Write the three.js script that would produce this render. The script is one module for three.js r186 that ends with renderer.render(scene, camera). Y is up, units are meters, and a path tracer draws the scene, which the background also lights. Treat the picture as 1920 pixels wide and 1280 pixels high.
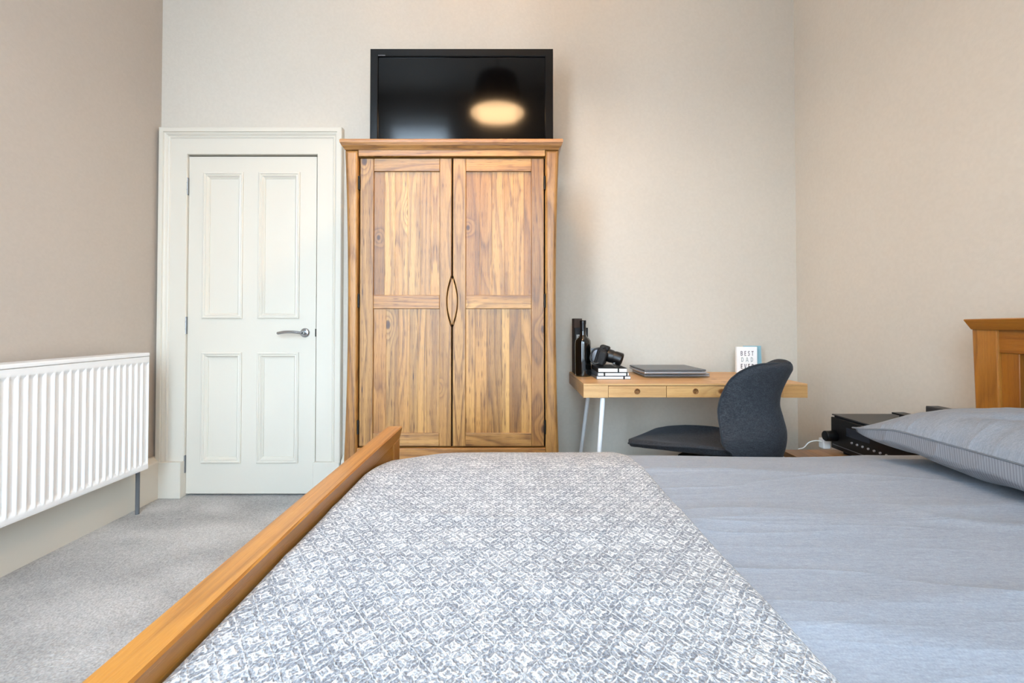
import * as THREE from 'three';
import { RoundedBoxGeometry } from 'three/addons/geometries/RoundedBoxGeometry.js';
import { mergeGeometries } from 'three/addons/utils/BufferGeometryUtils.js';
import { RectAreaLightUniformsLib } from 'three/addons/lights/RectAreaLightUniformsLib.js';

// ---------------------------------------------------------------- camera, sky, lights, exposure
const scene = new THREE.Scene();
const FOCAL = 845;                                         // pixels of a 1920 x 1280 frame
const camera = new THREE.PerspectiveCamera(2 * Math.atan(640 / FOCAL) * 180 / Math.PI, 1.5, 0.05, 60);
camera.position.set(0, 1.0, 0);
camera.rotation.x = 0.9 * Math.PI / 180;
camera.setViewOffset(1920, 1280, 5, 48.3, 1920, 1280);     // shift lens
const renderer = new THREE.WebGLRenderer({ antialias: true });
renderer.toneMapping = THREE.LinearToneMapping;
renderer.toneMappingExposure = 1.08;
renderer.shadowMap.enabled = true;
RectAreaLightUniformsLib.init();
{ // bright hazy daylight sky: blue overhead, whiter towards the horizon, one dull ground tone below it
  const W = 64, H = 64, d = new Float32Array(W * H * 4);
  for (let y = 0; y < H; y++) for (let x = 0; x < W; x++) {
    const el = ((y + 0.5) / H - 0.5) * 180, t = Math.max(0, Math.min(1, el / 70)), i = (y * W + x) * 4;
    const c = el < 0 ? [0.10, 0.10, 0.09] : [0.74 - 0.34 * t, 0.90 - 0.20 * t, 1.0];
    d.set([...c, 1], i);
  }
  const sky = new THREE.DataTexture(d, W, H, THREE.RGBAFormat, THREE.FloatType);
  sky.mapping = THREE.EquirectangularReflectionMapping; sky.magFilter = sky.minFilter = THREE.LinearFilter; sky.needsUpdate = true;
  scene.background = sky; scene.backgroundIntensity = 11;
}
const WINDOWS = [[-1.36, -0.64, 0.4, 3.24], [-0.4, 0.8, 0.4, 2.45]];   // x range, sill and head of the windows behind the photographer
const GLASS_Z = 0.42;
const DAYLIGHT = [10, 2], LAMP = { x: -0.082, y: 2.42, z: -1.58, down: 17, up: 8 };
WINDOWS.forEach(([a, b, SILL, HEAD], i) => {
  const l = new THREE.RectAreaLight(new THREE.Color(0.64, 0.81, 1.0), DAYLIGHT[i], b - a - 0.12, HEAD - SILL - 0.12);
  l.position.set((a + b) / 2, (SILL + HEAD) / 2, GLASS_Z - 0.05);
  l.name = 'window_daylight'; scene.add(l);                // emits towards -z, into the room
});

// ---------------------------------------------------------------- helpers
let seed = 12345;
const rnd = () => { seed = (seed * 1664525 + 1013904223) >>> 0; return seed / 4294967296; };
const rr = (a, b) => a + (b - a) * rnd();
const clamp = (x, a = 0, b = 1) => Math.min(b, Math.max(a, x));
const lerp = (a, b, t) => a + (b - a) * t;
const sstep = (a, b, x) => { const t = clamp((x - a) / (b - a)); return t * t * (3 - 2 * t); };
const PERM = new Float32Array(65536); for (let i = 0; i < 65536; i++) PERM[i] = rnd();
const hash = (x, y) => PERM[((x * 73856093) ^ (y * 19349663)) & 65535];
function vn(x, y, px = 0, py = 0) {                        // value noise, periodic when px, py are given
  let x0 = Math.floor(x), y0 = Math.floor(y); const fx = x - x0, fy = y - y0;
  let x1 = x0 + 1, y1 = y0 + 1;
  if (px) { x0 = ((x0 % px) + px) % px; x1 = ((x1 % px) + px) % px; }
  if (py) { y0 = ((y0 % py) + py) % py; y1 = ((y1 % py) + py) % py; }
  const u = fx * fx * (3 - 2 * fx), v = fy * fy * (3 - 2 * fy);
  const a = hash(x0, y0), b = hash(x1, y0), c = hash(x0, y1), d = hash(x1, y1);
  return a + (b - a) * u + (c - a) * v + (a - b - c + d) * u * v;
}
const fbm = (x, y, o = 3) => { let s = 0, a = 0.5, n = 0; for (let i = 0; i < o; i++) { s += a * vn(x, y); n += a; a /= 2; x = x * 2 + 17.3; y = y * 2 + 9.1; } return s / n; };
function texture(w, h, fn, { srgb = true, mirror = false, su = 1, sv = 1 } = {}) {   // fn(u, v) -> [r, g, b] 0..255, u and v in 0..1
  const d = new Uint8Array(w * h * 4);
  for (let y = 0, i = 0; y < h; y++) for (let x = 0; x < w; x++, i += 4) { const c = fn(x / w, y / h); d[i] = clamp(c[0], 0, 255); d[i + 1] = clamp(c[1], 0, 255); d[i + 2] = clamp(c[2], 0, 255); d[i + 3] = 255; }
  const t = new THREE.DataTexture(d, w, h);
  t.wrapS = t.wrapT = mirror ? THREE.MirroredRepeatWrapping : THREE.RepeatWrapping;
  t.magFilter = THREE.LinearFilter; t.minFilter = THREE.LinearMipmapLinearFilter; t.generateMipmaps = true;
  if (srgb) t.colorSpace = THREE.SRGBColorSpace;
  t.repeat.set(1 / su, 1 / sv); t.needsUpdate = true;      // su, sv: size in metres
  return t;
}
const mix3 = (a, b, t) => [lerp(a[0], b[0], t), lerp(a[1], b[1], t), lerp(a[2], b[2], t)];
function grain({ light, mid, dark, knots = 0, rings = 9, contrast = 1, fine = 0.5 }, W, H) {   // W x H metres of board face, grain along v
  const ks = []; for (let i = 0; i < knots; i++) ks.push([rr(0.03, W - 0.03), rr(0.05, H - 0.05), rr(0.006, 0.013)]);
  const ox = rr(0, 50), oy = rr(0, 50);
  return (u, v) => {
    const x = u * W, y = v * H;
    let bend = 0, kd = 0;
    for (const [kx, ky, r] of ks) { const dx = (x - kx) / r, dy = (y - ky) / (r * 1.6), q = dx * dx + dy * dy; if (q < 60) { bend += 1.3 * Math.exp(-q / 9); kd = Math.max(kd, sstep(1.5, 0.25, q)); } }
    const f = fbm(x * 7 + ox, y * 0.75 + oy, 3) + bend * 0.25;
    let r = (f * rings + x * 9) % 1; r = r < 0.75 ? r / 0.75 : (1 - r) / 0.25;
    const tone = vn(x * 16 + ox * 3, y * 0.5 + oy), pore = vn(x * 620, y * 22 + ox), pore2 = vn(x * 240 + 7, y * 6);
    const ray = vn(x * 1500, y * 90);
    let c = mix3(mid, light, clamp(0.25 + tone * 0.9 - 0.15));
    c = mix3(c, dark, clamp((r * r * 0.42 + (pore > 0.72 ? (pore - 0.72) * 1.6 * fine : 0) + (pore2 - 0.5) * 0.32) * contrast));
    c = mix3(c, [dark[0] * 0.75, dark[1] * 0.62, dark[2] * 0.5], kd * 0.8);
    const g = (ray - 0.5) * 12; return [c[0] + g, c[1] + g, c[2] + g];
  };
}
const M = {};
const std = (o) => new THREE.MeshStandardMaterial(o);
const phys = (o) => new THREE.MeshPhysicalMaterial(o);

// ---------------------------------------------------------------- textures and materials
const oakTex = texture(1024, 2048, grain({ light: [194, 148, 85], mid: [156, 108, 54], dark: [84, 50, 21], knots: 3, rings: 8, contrast: 1.0, fine: 1.6 }, 0.6, 2.4), { mirror: true, su: 0.6, sv: 2.4 });
const bedTex = texture(512, 1024, grain({ light: [178, 118, 42], mid: [152, 92, 25], dark: [98, 53, 11], knots: 0, rings: 6, contrast: 0.75 }, 0.4, 2.0), { mirror: true, su: 0.4, sv: 2.0 });
const deskTex = texture(512, 1024, grain({ light: [221, 180, 128], mid: [205, 158, 102], dark: [150, 100, 52], knots: 3, rings: 5, contrast: 0.62 }, 0.4, 1.4), { mirror: true, su: 0.4, sv: 1.4 });
const poreTex = texture(512, 1024, (u, v) => { const p = 255 - (vn(u * 240, v * 30) > 0.7 ? 70 : 0) - vn(u * 90, v * 6) * 60; return [p, p, p]; }, { srgb: false, mirror: true, su: 0.4, sv: 1.2 });
const wood = (map, tint, rough = 0.42, coat = 0.25) => phys({ map, color: new THREE.Color(...tint), roughness: rough, bumpMap: poreTex, bumpScale: 0.0006, clearcoat: coat, clearcoatRoughness: 0.35 });
M.oak = [[1, 1, 1], [0.86, 0.80, 0.74], [1.0, 0.92, 0.80], [0.74, 0.68, 0.60], [1.08, 1.06, 1.0], [0.92, 0.82, 0.68]].map((c) => wood(oakTex, c));
M.oakDark = wood(oakTex, [0.8, 0.66, 0.5], 0.4, 0.35);
M.bed = wood(bedTex, [1, 1, 1], 0.36, 0.6);
M.bedB = wood(bedTex, [0.9, 0.86, 0.8], 0.38, 0.35);
M.desk = wood(deskTex, [1, 1, 1], 0.45, 0.15);
M.deskB = wood(deskTex, [0.97, 0.93, 0.84], 0.45, 0.15);
M.night = wood(deskTex, [0.7, 0.56, 0.48], 0.45, 0.15);

const plasterBump = texture(512, 512, (u, v) => { const g = 120 + (vn(u * 64, v * 64, 64, 64) - 0.5) * 90 + (vn(u * 8, v * 8, 8, 8) - 0.5) * 60 + (vn(u * 200, v * 200, 200, 200) - 0.5) * 60; return [g, g, g]; }, { srgb: false, su: 0.5, sv: 0.5 });
const wallTex = texture(512, 512, (u, v) => { const n = (vn(u * 5, v * 5, 5, 5) - 0.5) * 3 + (vn(u * 128, v * 128, 128, 128) - 0.5) * 4; return [208 + n, 200 + n, 188 + n]; }, { su: 1.3, sv: 1.3 });
M.wall = std({ map: wallTex, roughness: 0.9, bumpMap: plasterBump, bumpScale: 0.0005 });
M.wallLeftShaded = std({ map: wallTex, color: new THREE.Color(0.80, 0.76, 0.745), roughness: 0.9, bumpMap: plasterBump, bumpScale: 0.0005 });  // wall tint darkened: the dimmer light on this side is put into the colour
M.ceiling = std({ color: 0xe9e6df, roughness: 0.95, bumpMap: plasterBump, bumpScale: 0.0004 });
M.gloss = std({ color: 0xd9d2c5, roughness: 0.4, bumpMap: plasterBump, bumpScale: 0.00012 });
M.radiator = phys({ color: 0xf0efee, roughness: 0.33, clearcoat: 0.3, clearcoatRoughness: 0.2 });
const carpetTex = texture(1024, 1024, (u, v) => {
  const streak = vn(u * 9 + v * 4, v * 12 - u * 3) * 0.6 + vn(u * 5, v * 20 + u * 6) * 0.4, tuft = vn(u * 400, v * 400, 400, 400), tuft2 = vn(u * 170, v * 170, 170, 170);
  const g = 172 + (streak - 0.5) * 42 + (tuft - 0.5) * 34 + (tuft2 - 0.5) * 12; return [g, g * 0.985, g * 0.97];
}, { mirror: true, su: 1.6, sv: 1.6 });
const carpetBump = texture(1024, 1024, (u, v) => { const g = vn(u * 350, v * 350, 350, 350) * 170 + vn(u * 120, v * 120, 120, 120) * 85; return [g, g, g]; }, { srgb: false, su: 1.6, sv: 1.6 });
M.carpet = phys({ map: carpetTex, roughness: 1, bumpMap: carpetBump, bumpScale: 0.003, sheen: 0.3, sheenRoughness: 0.8, sheenColor: new THREE.Color(0.8, 0.78, 0.75) });

// woven throw: lattice of small diamonds, white outlines on flecked grey
const CELL_X = 0.033, CELL_Z = 0.042;
function throwValue(u, v) {
  const X = u * 10, Y = v * 10;
  const a = X + Y, b = X - Y, fa = a - Math.floor(a) - 0.5, fb = b - Math.floor(b) - 0.5;
  const x = fa + fb, y = fa - fb, m = Math.max(Math.abs(fa), Math.abs(fb));
  let w = 0.27;                                            // grey ground between the white threads
  w = lerp(0.5, w, sstep(0.13, 0.17, m));                 // pale heart of the diamond
  w = Math.max(w, 0.92 * (1 - sstep(0.025, 0.075, Math.abs(m - 0.2))));                      // its white outline
  w = Math.max(w, 0.98 * (1 - sstep(0.09, 0.17, Math.hypot((Math.abs(x) - 0.46) * 0.95, y * 1.15))));   // white lobes at its sides
  w = Math.max(w, 0.74 * (1 - sstep(0.02, 0.06, 0.5 - m)));                                  // thin net between the diamonds
  w = Math.max(w, 0.7 * (1 - sstep(0.02, 0.05, Math.abs(x)) ) * sstep(0.3, 0.42, Math.abs(y)));
  return w;
}
const throwTex = texture(1024, 1024, (u, v) => {
  const f = vn(u * 128, v * 128, 128, 128), f2 = vn(u * 256 + 3, v * 256, 256, 256), f3 = vn(u * 14, v * 14, 14, 14);
  let w = lerp(0.52, throwValue(u + (vn(u * 90, v * 90, 90, 90) - 0.5) * 0.012, v + (vn(u * 90 + 7, v * 90, 90, 90) - 0.5) * 0.012), 0.86) + (f - 0.5) * 0.46 + (f2 - 0.5) * 0.34 + (f3 - 0.5) * 0.2; if (f2 > 0.8 && w < 0.45) w -= 0.22;
  w = clamp(w); return mix3([104, 107, 115], [224, 223, 221], w);
}, { su: CELL_X * 10, sv: CELL_Z * 10 });
const throwBump = texture(1024, 1024, (u, v) => { const w = throwValue(u, v) * 130 + vn(u * 200, v * 200, 200, 200) * 125; return [w, w, w]; }, { srgb: false, su: CELL_X * 10, sv: CELL_Z * 10 });
M.throw = phys({ map: throwTex, roughness: 0.95, bumpMap: throwBump, bumpScale: 0.0025, sheen: 0.25, sheenRoughness: 0.7, sheenColor: new THREE.Color(0.9, 0.9, 0.92) });
const duvetTex = texture(1024, 1024, (u, v) => {
  const n = (vn(u * 24, v * 256, 24, 256) - 0.5) * 6 + (vn(u * 90, v * 512, 90, 512) - 0.5) * 12 + (vn(u * 512, v * 512, 512, 512) - 0.5) * 16 + (vn(u * 4, v * 9, 4, 9) - 0.5) * 4;
  return [141 + n, 148 + n, 159 + n];
}, { su: 0.7, sv: 0.7 });
const creaseBump = texture(1024, 1024, (u, v) => {
  const wx = u * 2 + 0.25 * vn(u * 6, v * 6, 6, 6), k1 = 1 - Math.abs(2 * vn(u * 3, v * 15 + 2.5 * vn(u * 3, v * 3, 3, 3), 3, 15) - 1), k2 = 1 - Math.abs(2 * vn(u * 7 + 3, v * 26 + wx, 7, 26) - 1);
  const g = 90 + 90 * Math.pow(k1, 4) + 45 * Math.pow(k2, 4) + 12 * vn(u * 500, v * 500, 500, 500); return [g, g, g];
}, { srgb: false, mirror: true, su: 1.3, sv: 1.1 });
M.duvet = phys({ map: duvetTex, roughness: 0.82, bumpMap: creaseBump, bumpScale: 0.0032, sheen: 0.35, sheenRoughness: 0.5, sheenColor: new THREE.Color(0.75, 0.8, 0.9) });
M.pillow = phys({ map: duvetTex, color: new THREE.Color(0.82, 0.81, 0.80), roughness: 0.8, bumpMap: creaseBump, bumpScale: 0.006, sheen: 0.3, sheenRoughness: 0.5, sheenColor: new THREE.Color(0.8, 0.8, 0.82) });
const satinTex = texture(512, 64, (u) => { const s = Math.sin(u * Math.PI * 2 * 60) > 0 ? 1 : 0; return s ? [149, 149, 154] : [131, 132, 138]; }, { su: 0.36, sv: 0.36 });
M.satin = phys({ map: satinTex, roughness: 0.27, bumpMap: creaseBump, bumpScale: 0.008, sheen: 0.25, sheenRoughness: 0.3, sheenColor: new THREE.Color(0.9, 0.9, 0.92) });
const feltTex = texture(512, 512, (u, v) => { const n = (vn(u * 160, v * 160, 160, 160) - 0.5) * 26 + (vn(u * 300, v * 300, 300, 300) - 0.5) * 24 + (vn(u * 30, v * 30, 30, 30) - 0.5) * 10; return [47 + n, 50 + n, 56 + n]; }, { su: 0.3, sv: 0.3 });
M.felt = phys({ map: feltTex, roughness: 0.95, bumpMap: carpetBump, bumpScale: 0.001, sheen: 0.25, sheenRoughness: 0.6, sheenColor: new THREE.Color(0.4, 0.45, 0.52) });
M.piping = std({ color: 0x22252b, roughness: 0.85 });
M.black = std({ color: 0x0b0b0c, roughness: 0.38 });
M.matteBlack = std({ color: 0x141416, roughness: 0.7 });
M.blackTop = std({ color: 0x343436, roughness: 0.4 });
M.screen = phys({ color: 0x020203, roughness: 0.11, specularIntensity: 0.62 });
M.bezel = phys({ color: 0x060608, roughness: 0.22, specularIntensity: 0.7 });
M.gap = std({ color: 0x1a120b, roughness: 1 });  // near black, stands in for shade in narrow openings
M.chrome = std({ color: 0xb9bcc0, roughness: 0.2, metalness: 1 });
M.steel = std({ color: 0x8f9296, roughness: 0.45, metalness: 0.85 });
M.darkMetal = std({ color: 0x1d1b19, roughness: 0.5, metalness: 0.6 });
M.pipe = std({ color: 0x6e7277, roughness: 0.5, metalness: 0.3 });
M.whiteMetal = std({ color: 0xeef0f2, roughness: 0.4 });
M.white = std({ color: 0xf4f4f2, roughness: 0.6 });
M.paper = std({ color: 0xf3f1ec, roughness: 0.9 });
M.bottle = phys({ color: 0x050606, roughness: 0.07, clearcoat: 1, clearcoatRoughness: 0.05 });
M.foil = std({ color: 0x0a0a0b, roughness: 0.3 });
M.silver = std({ color: 0xb4b8c0, roughness: 0.35, metalness: 0.6 });
M.laptopDark = std({ color: 0x74787e, roughness: 0.38, metalness: 0.55 });
M.brownCard = std({ color: 0x4a3a31, roughness: 0.8 });
M.teal = std({ color: 0x8cb6c4, roughness: 0.7 });
M.glass = phys({ color: 0xffffff, roughness: 0.02, transmission: 1, thickness: 0, ior: 1.5 });
M.tumbler = phys({ color: 0xe8f0fa, roughness: 0.12, transmission: 0.5, thickness: 0, ior: 1.5 });
M.shadeOut = phys({ color: 0x3a2c22, roughness: 0.9 });
M.diffuser = std({ color: 0xfff2dd, roughness: 0.8, emissive: new THREE.Color(1.0, 0.63, 0.32), emissiveIntensity: 36 });
M.bulb = std({ color: 0xffffff, roughness: 0.5, emissive: new THREE.Color(1.0, 0.7, 0.4), emissiveIntensity: 6 });

// ---------------------------------------------------------------- object helpers
const used = new Map();
const numbered = (n) => { const k = used.get(n) ?? 0; used.set(n, k + 1); return k ? `${n}_${String(k).padStart(3, '0')}` : n; };
const shadow = (o) => { o.castShadow = o.receiveShadow = true; return o; };
function thing(name, label, category, pos = [0, 0, 0], turn = 0, extra = {}) {
  const g = new THREE.Group(); g.name = numbered(name); g.position.set(...pos); g.rotation.y = turn;
  g.userData = { label, category, ...extra }; scene.add(g); return g;
}
function solo(name, label, category, geo, mat, extra = {}) {
  const m = shadow(new THREE.Mesh(geo, mat)); m.name = numbered(name); m.userData = { label, category, ...extra }; scene.add(m); return m;
}
const setting = { kind: 'structure' };
function part(parent, name, geo, mat, pos = [0, 0, 0], rot = [0, 0, 0], label) {
  const m = shadow(new THREE.Mesh(geo, mat)); m.name = numbered(name); m.position.set(...pos); m.rotation.set(...rot);
  if (label) m.userData.label = label;
  parent.add(m); return m;
}
const move = (g, x, y, z) => g.translate(x, y, z);
// texture coordinates in metres on the faces of a solid, v along the grain axis
function metres(g, axis = 'y', off = [rr(0, 3), rr(0, 5)]) {
  g = g.index ? g.toNonIndexed() : g;
  const p = g.attributes.position, uv = new Float32Array(p.count * 2), a = new THREE.Vector3(), b = new THREE.Vector3(), c = new THREE.Vector3(), n = new THREE.Vector3();
  const get = (i, ax) => (ax === 'x' ? p.getX(i) : ax === 'y' ? p.getY(i) : p.getZ(i));
  for (let i = 0; i < p.count; i += 3) {
    a.fromBufferAttribute(p, i); b.fromBufferAttribute(p, i + 1); c.fromBufferAttribute(p, i + 2);
    n.copy(b).sub(a).cross(c.sub(a)); const m = [Math.abs(n.x), Math.abs(n.y), Math.abs(n.z)], k = m.indexOf(Math.max(...m));
    const axes = ['x', 'y', 'z'].filter((_, j) => j !== k);
    let va = axes.includes(axis) ? axis : axes[1]; const ua = axes.find((t) => t !== va);
    for (let j = 0; j < 3; j++) { uv[(i + j) * 2] = get(i + j, ua) + off[0] + k * 0.13; uv[(i + j) * 2 + 1] = get(i + j, va) + off[1]; }
  }
  g.setAttribute('uv', new THREE.BufferAttribute(uv, 2)); return g;
}
const box = (w, h, d, r = 0.003, axis = 'y') => metres(new RoundedBoxGeometry(w, h, d, 2, Math.min(r, w / 2.01, h / 2.01, d / 2.01)), axis);
const span = (x0, x1, y0, y1, z0, z1, r = 0.003, axis = 'y') => metres(new RoundedBoxGeometry(x1 - x0, y1 - y0, z1 - z0, 2, Math.min(r, (x1 - x0) / 2.01, (y1 - y0) / 2.01, (z1 - z0) / 2.01)).translate((x0 + x1) / 2, (y0 + y1) / 2, (z0 + z1) / 2), axis);
const slab = (x0, x1, y0, y1, z0, z1, axis = 'y') => metres(new THREE.BoxGeometry(x1 - x0, y1 - y0, z1 - z0).translate((x0 + x1) / 2, (y0 + y1) / 2, (z0 + z1) / 2), axis, [0, 0]);
const poly = (pts) => { const s = new THREE.Shape(); pts.forEach(([x, y], i) => (i ? s.lineTo(x, y) : s.moveTo(x, y))); s.closePath(); return s; };
function extrude(shape, depth, bevel = 0.003, axis = 'y', steps = 2) {   // z from 0 to depth, bevel inside that depth
  const g = new THREE.ExtrudeGeometry(shape, { depth: Math.max(0.0002, depth - 2 * bevel), bevelEnabled: bevel > 0, bevelThickness: bevel, bevelSize: bevel, bevelOffset: -bevel, bevelSegments: steps, curveSegments: 24 });
  g.translate(0, 0, bevel); return metres(g, axis);
}
const clean = (g) => { const o = new THREE.BufferGeometry(); g = g.index ? g.toNonIndexed() : g; for (const k of ['position', 'normal', 'uv']) o.setAttribute(k, g.attributes[k]); return o; };
const join = (...gs) => mergeGeometries(gs.map(clean));
function tube(points, r, seg = 24, rad = 10) { return new THREE.TubeGeometry(new THREE.CatmullRomCurve3(points.map((p) => new THREE.Vector3(...p)), false, 'centripetal'), seg, r, rad, false); }
function rod(a, b, r0, r1 = r0, n = 16) {
  const A = new THREE.Vector3(...a), B = new THREE.Vector3(...b), d = B.clone().sub(A), g = new THREE.CylinderGeometry(r1, r0, d.length(), n);
  g.applyQuaternion(new THREE.Quaternion().setFromUnitVectors(new THREE.Vector3(0, 1, 0), d.clone().normalize())); return g.translate(...A.add(B).multiplyScalar(0.5).toArray());
}
function lathe(pts, n = 40) { return new THREE.LatheGeometry(pts.map(([r, y]) => new THREE.Vector2(r, y)), n); }
// a grid of points fn(i, j) -> [x, y, z], uv(i, j) -> [u, v]
function gridGeo(nu, nv, fn, uvf, flip = false) {
  const P = [], U = [], I = [];
  for (let j = 0; j <= nv; j++) for (let i = 0; i <= nu; i++) { P.push(...fn(i / nu, j / nv)); U.push(...uvf(i / nu, j / nv)); }
  for (let j = 0; j < nv; j++) for (let i = 0; i < nu; i++) { const a = j * (nu + 1) + i, b = a + 1, c = a + nu + 1, d = c + 1; flip ? I.push(a, c, b, b, c, d) : I.push(a, b, c, b, d, c); }
  const g = new THREE.BufferGeometry(); g.setAttribute('position', new THREE.Float32BufferAttribute(P, 3)); g.setAttribute('uv', new THREE.Float32BufferAttribute(U, 2)); g.setIndex(I); g.computeVertexNormals(); return g;
}
// mitred frame: profile [[outward offset, proud]...] swept round a rectangle; sides of 'ltrb'
function frameGeo(x0, y0, x1, y1, prof, sides = 'ltrb', closed = true) {
  const P = [], quad = (a, b, c, d) => P.push(...a, ...b, ...c, ...a, ...c, ...d);
  const yb = (o) => (closed ? y0 - o : y0);
  for (let i = 0; i + 1 < prof.length; i++) {
    const [o, p] = prof[i], [q, s] = prof[i + 1];
    if (sides.includes('l')) quad([x0 - q, yb(q), s], [x0 - o, yb(o), p], [x0 - o, y1 + o, p], [x0 - q, y1 + q, s]);
    if (sides.includes('r')) quad([x1 + o, yb(o), p], [x1 + q, yb(q), s], [x1 + q, y1 + q, s], [x1 + o, y1 + o, p]);
    if (sides.includes('t')) quad([x0 - o, y1 + o, p], [x1 + o, y1 + o, p], [x1 + q, y1 + q, s], [x0 - q, y1 + q, s]);
    if (sides.includes('b') && closed) quad([x0 - q, y0 - q, s], [x1 + q, y0 - q, s], [x1 + o, y0 - o, p], [x0 - o, y0 - o, p]);
  }
  const g = new THREE.BufferGeometry(); g.setAttribute('position', new THREE.Float32BufferAttribute(P, 3)); g.computeVertexNormals(); return metres(g, 'y', [0, 0]);
}
function printTex(w, h, draw) {
  const c = document.createElement('canvas'); c.width = w; c.height = h; draw(c.getContext('2d'), w, h);
  const t = new THREE.CanvasTexture(c); t.colorSpace = THREE.SRGBColorSpace; t.magFilter = THREE.LinearFilter; return t;
}

// ---------------------------------------------------------------- room shell
const XL = -2.04, XR = 1.674, ZB = -2.624, ZF = 0.22, TOP = 3.5;
const DX0 = -1.88, DX1 = -1.111, DH = 1.985;               // door opening
solo('floor', 'pale grey cut pile carpet covering the bedroom floor', 'floor', slab(XL - 0.2, XR + 0.2, -0.2, 0, ZB - 0.25, 0.8), M.carpet, setting);
solo('ceiling', 'white painted ceiling above the bedroom', 'ceiling', slab(XL - 0.2, XR + 0.2, TOP, TOP + 0.2, ZB - 0.25, 0.8), M.ceiling, setting);
solo('wall_left', 'warm grey painted wall behind the white radiator', 'wall', slab(XL - 0.2, XL, 0, TOP, ZB - 0.25, 0.8, 'y'), M.wallLeftShaded, setting);
solo('wall_right', 'warm grey painted wall behind the wooden headboard', 'wall', slab(XR, XR + 0.2, 0, TOP, ZB - 0.25, 0.8, 'y'), M.wall, setting);
{ // back wall with a recess for the door
  const s = poly([[XL - 0.2, 0], [DX0, 0], [DX0, DH], [DX1, DH], [DX1, 0], [XR + 0.2, 0], [XR + 0.2, TOP], [XL - 0.2, TOP]]);
  const front = extrude(s, 0.1, 0).translate(0, 0, ZB - 0.1), back = slab(XL - 0.2, XR + 0.2, 0, TOP, ZB - 0.25, ZB - 0.1);
  solo('wall_back', 'warm grey painted wall behind the white door, wardrobe and desk', 'wall', join(front, back), M.wall, setting);
}
{ // window wall behind the photographer
  const s = poly([[XL - 0.2, 0], [XR + 0.2, 0], [XR + 0.2, TOP], [XL - 0.2, TOP]]);
  for (const [a, b, SILL, HEAD] of WINDOWS) { const h = new THREE.Path(); [[a, SILL], [a, HEAD], [b, HEAD], [b, SILL]].forEach(([x, y], i) => (i ? h.lineTo(x, y) : h.moveTo(x, y))); h.closePath(); s.holes.push(h); }
  solo('wall_front', 'warm grey painted wall with two window openings', 'wall', extrude(s, 0.5, 0).translate(0, 0, ZF), M.wall, setting);
}
WINDOWS.forEach(([a, b, SILL, HEAD], i) => {
  const w = thing(`window_${i + 1}`, ['tall narrow white sash window nearer the radiator wall', 'wide white sash window behind the bed side'][i], 'window', [0, 0, 0], 0, setting);
  const t = 0.06, mid = (SILL + HEAD) / 2;
  for (const [x0, x1, y0, y1] of [[a, a + t, SILL, HEAD], [b - t, b, SILL, HEAD], [a + t, b - t, SILL, SILL + t], [a + t, b - t, HEAD - t, HEAD], [a + t, b - t, mid - 0.025, mid + 0.025]]) part(w, 'window_frame', span(x0, x1, y0, y1, GLASS_Z, GLASS_Z + 0.07, 0.004), M.gloss);
  for (const [y0, y1] of [[SILL + t, mid - 0.025], [mid + 0.025, HEAD - t]]) part(w, 'pane', slab(a + t, b - t, y0, y1, GLASS_Z + 0.03, GLASS_Z + 0.034), M.glass);
});
// skirting boards: tall, with a chamfered and rounded top
function skirting(name, label, len, pos, turn) {
  const s = new THREE.Shape(); s.moveTo(0, 0); s.lineTo(0.042, 0); s.lineTo(0.042, 0.205); s.quadraticCurveTo(0.041, 0.212, 0.034, 0.216); s.lineTo(0.014, 0.232); s.quadraticCurveTo(0.008, 0.236, 0, 0.236); s.closePath();
  const m = solo(name, label, 'skirting board', extrude(s, len, 0.0, 'z'), M.gloss, setting); m.position.set(...pos); m.rotation.y = turn; return m;
}
skirting('baseboard_left', 'cream skirting board below the white radiator', 3.0, [XL, 0, ZB + 0.0], 0);
skirting('baseboard_right', 'cream skirting board behind the bed headboard', 2.9, [XR, 0, ZF], Math.PI);
skirting('baseboard_back', 'cream skirting board below the desk', XR + 0.96, [-0.96, 0, ZB], -Math.PI / 2).scale.set(1, 1, 1);
scene.children[scene.children.length - 1].position.set(XR, 0, ZB); scene.children[scene.children.length - 1].rotation.y = -Math.PI / 2;

// ---------------------------------------------------------------- door and casing
{
  const t = thing('trim_1', 'moulded cream door casing round the panelled door', 'door casing', [0, 0, ZB], 0, setting);
  const prof = [[0.0, -0.05], [0.0, 0.014], [0.003, 0.018], [0.092, 0.018], [0.096, 0.024], [0.101, 0.026], [0.105, 0.022], [0.112, 0.03], [0.117, 0.034], [0.121, 0.034], [0.124, 0.042], [0.146, 0.042], [0.15, 0.038], [0.15, 0]];
  for (const [side, n] of [['l', 'casing_jamb'], ['r', 'casing_jamb'], ['t', 'casing_head']]) part(t, n, frameGeo(DX0 + 0.006, 0.0, DX1 - 0.006, DH - 0.005, prof, side, false), M.gloss);
  part(t, 'plinth_block', span(DX0 - 0.142, DX0 + 0.007, 0, 0.205, -0.004, 0.047, 0.003), M.gloss);
  part(t, 'plinth_block', span(DX1 - 0.007, DX1 + 0.142, 0, 0.205, -0.004, 0.047, 0.003), M.gloss);
}
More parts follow.
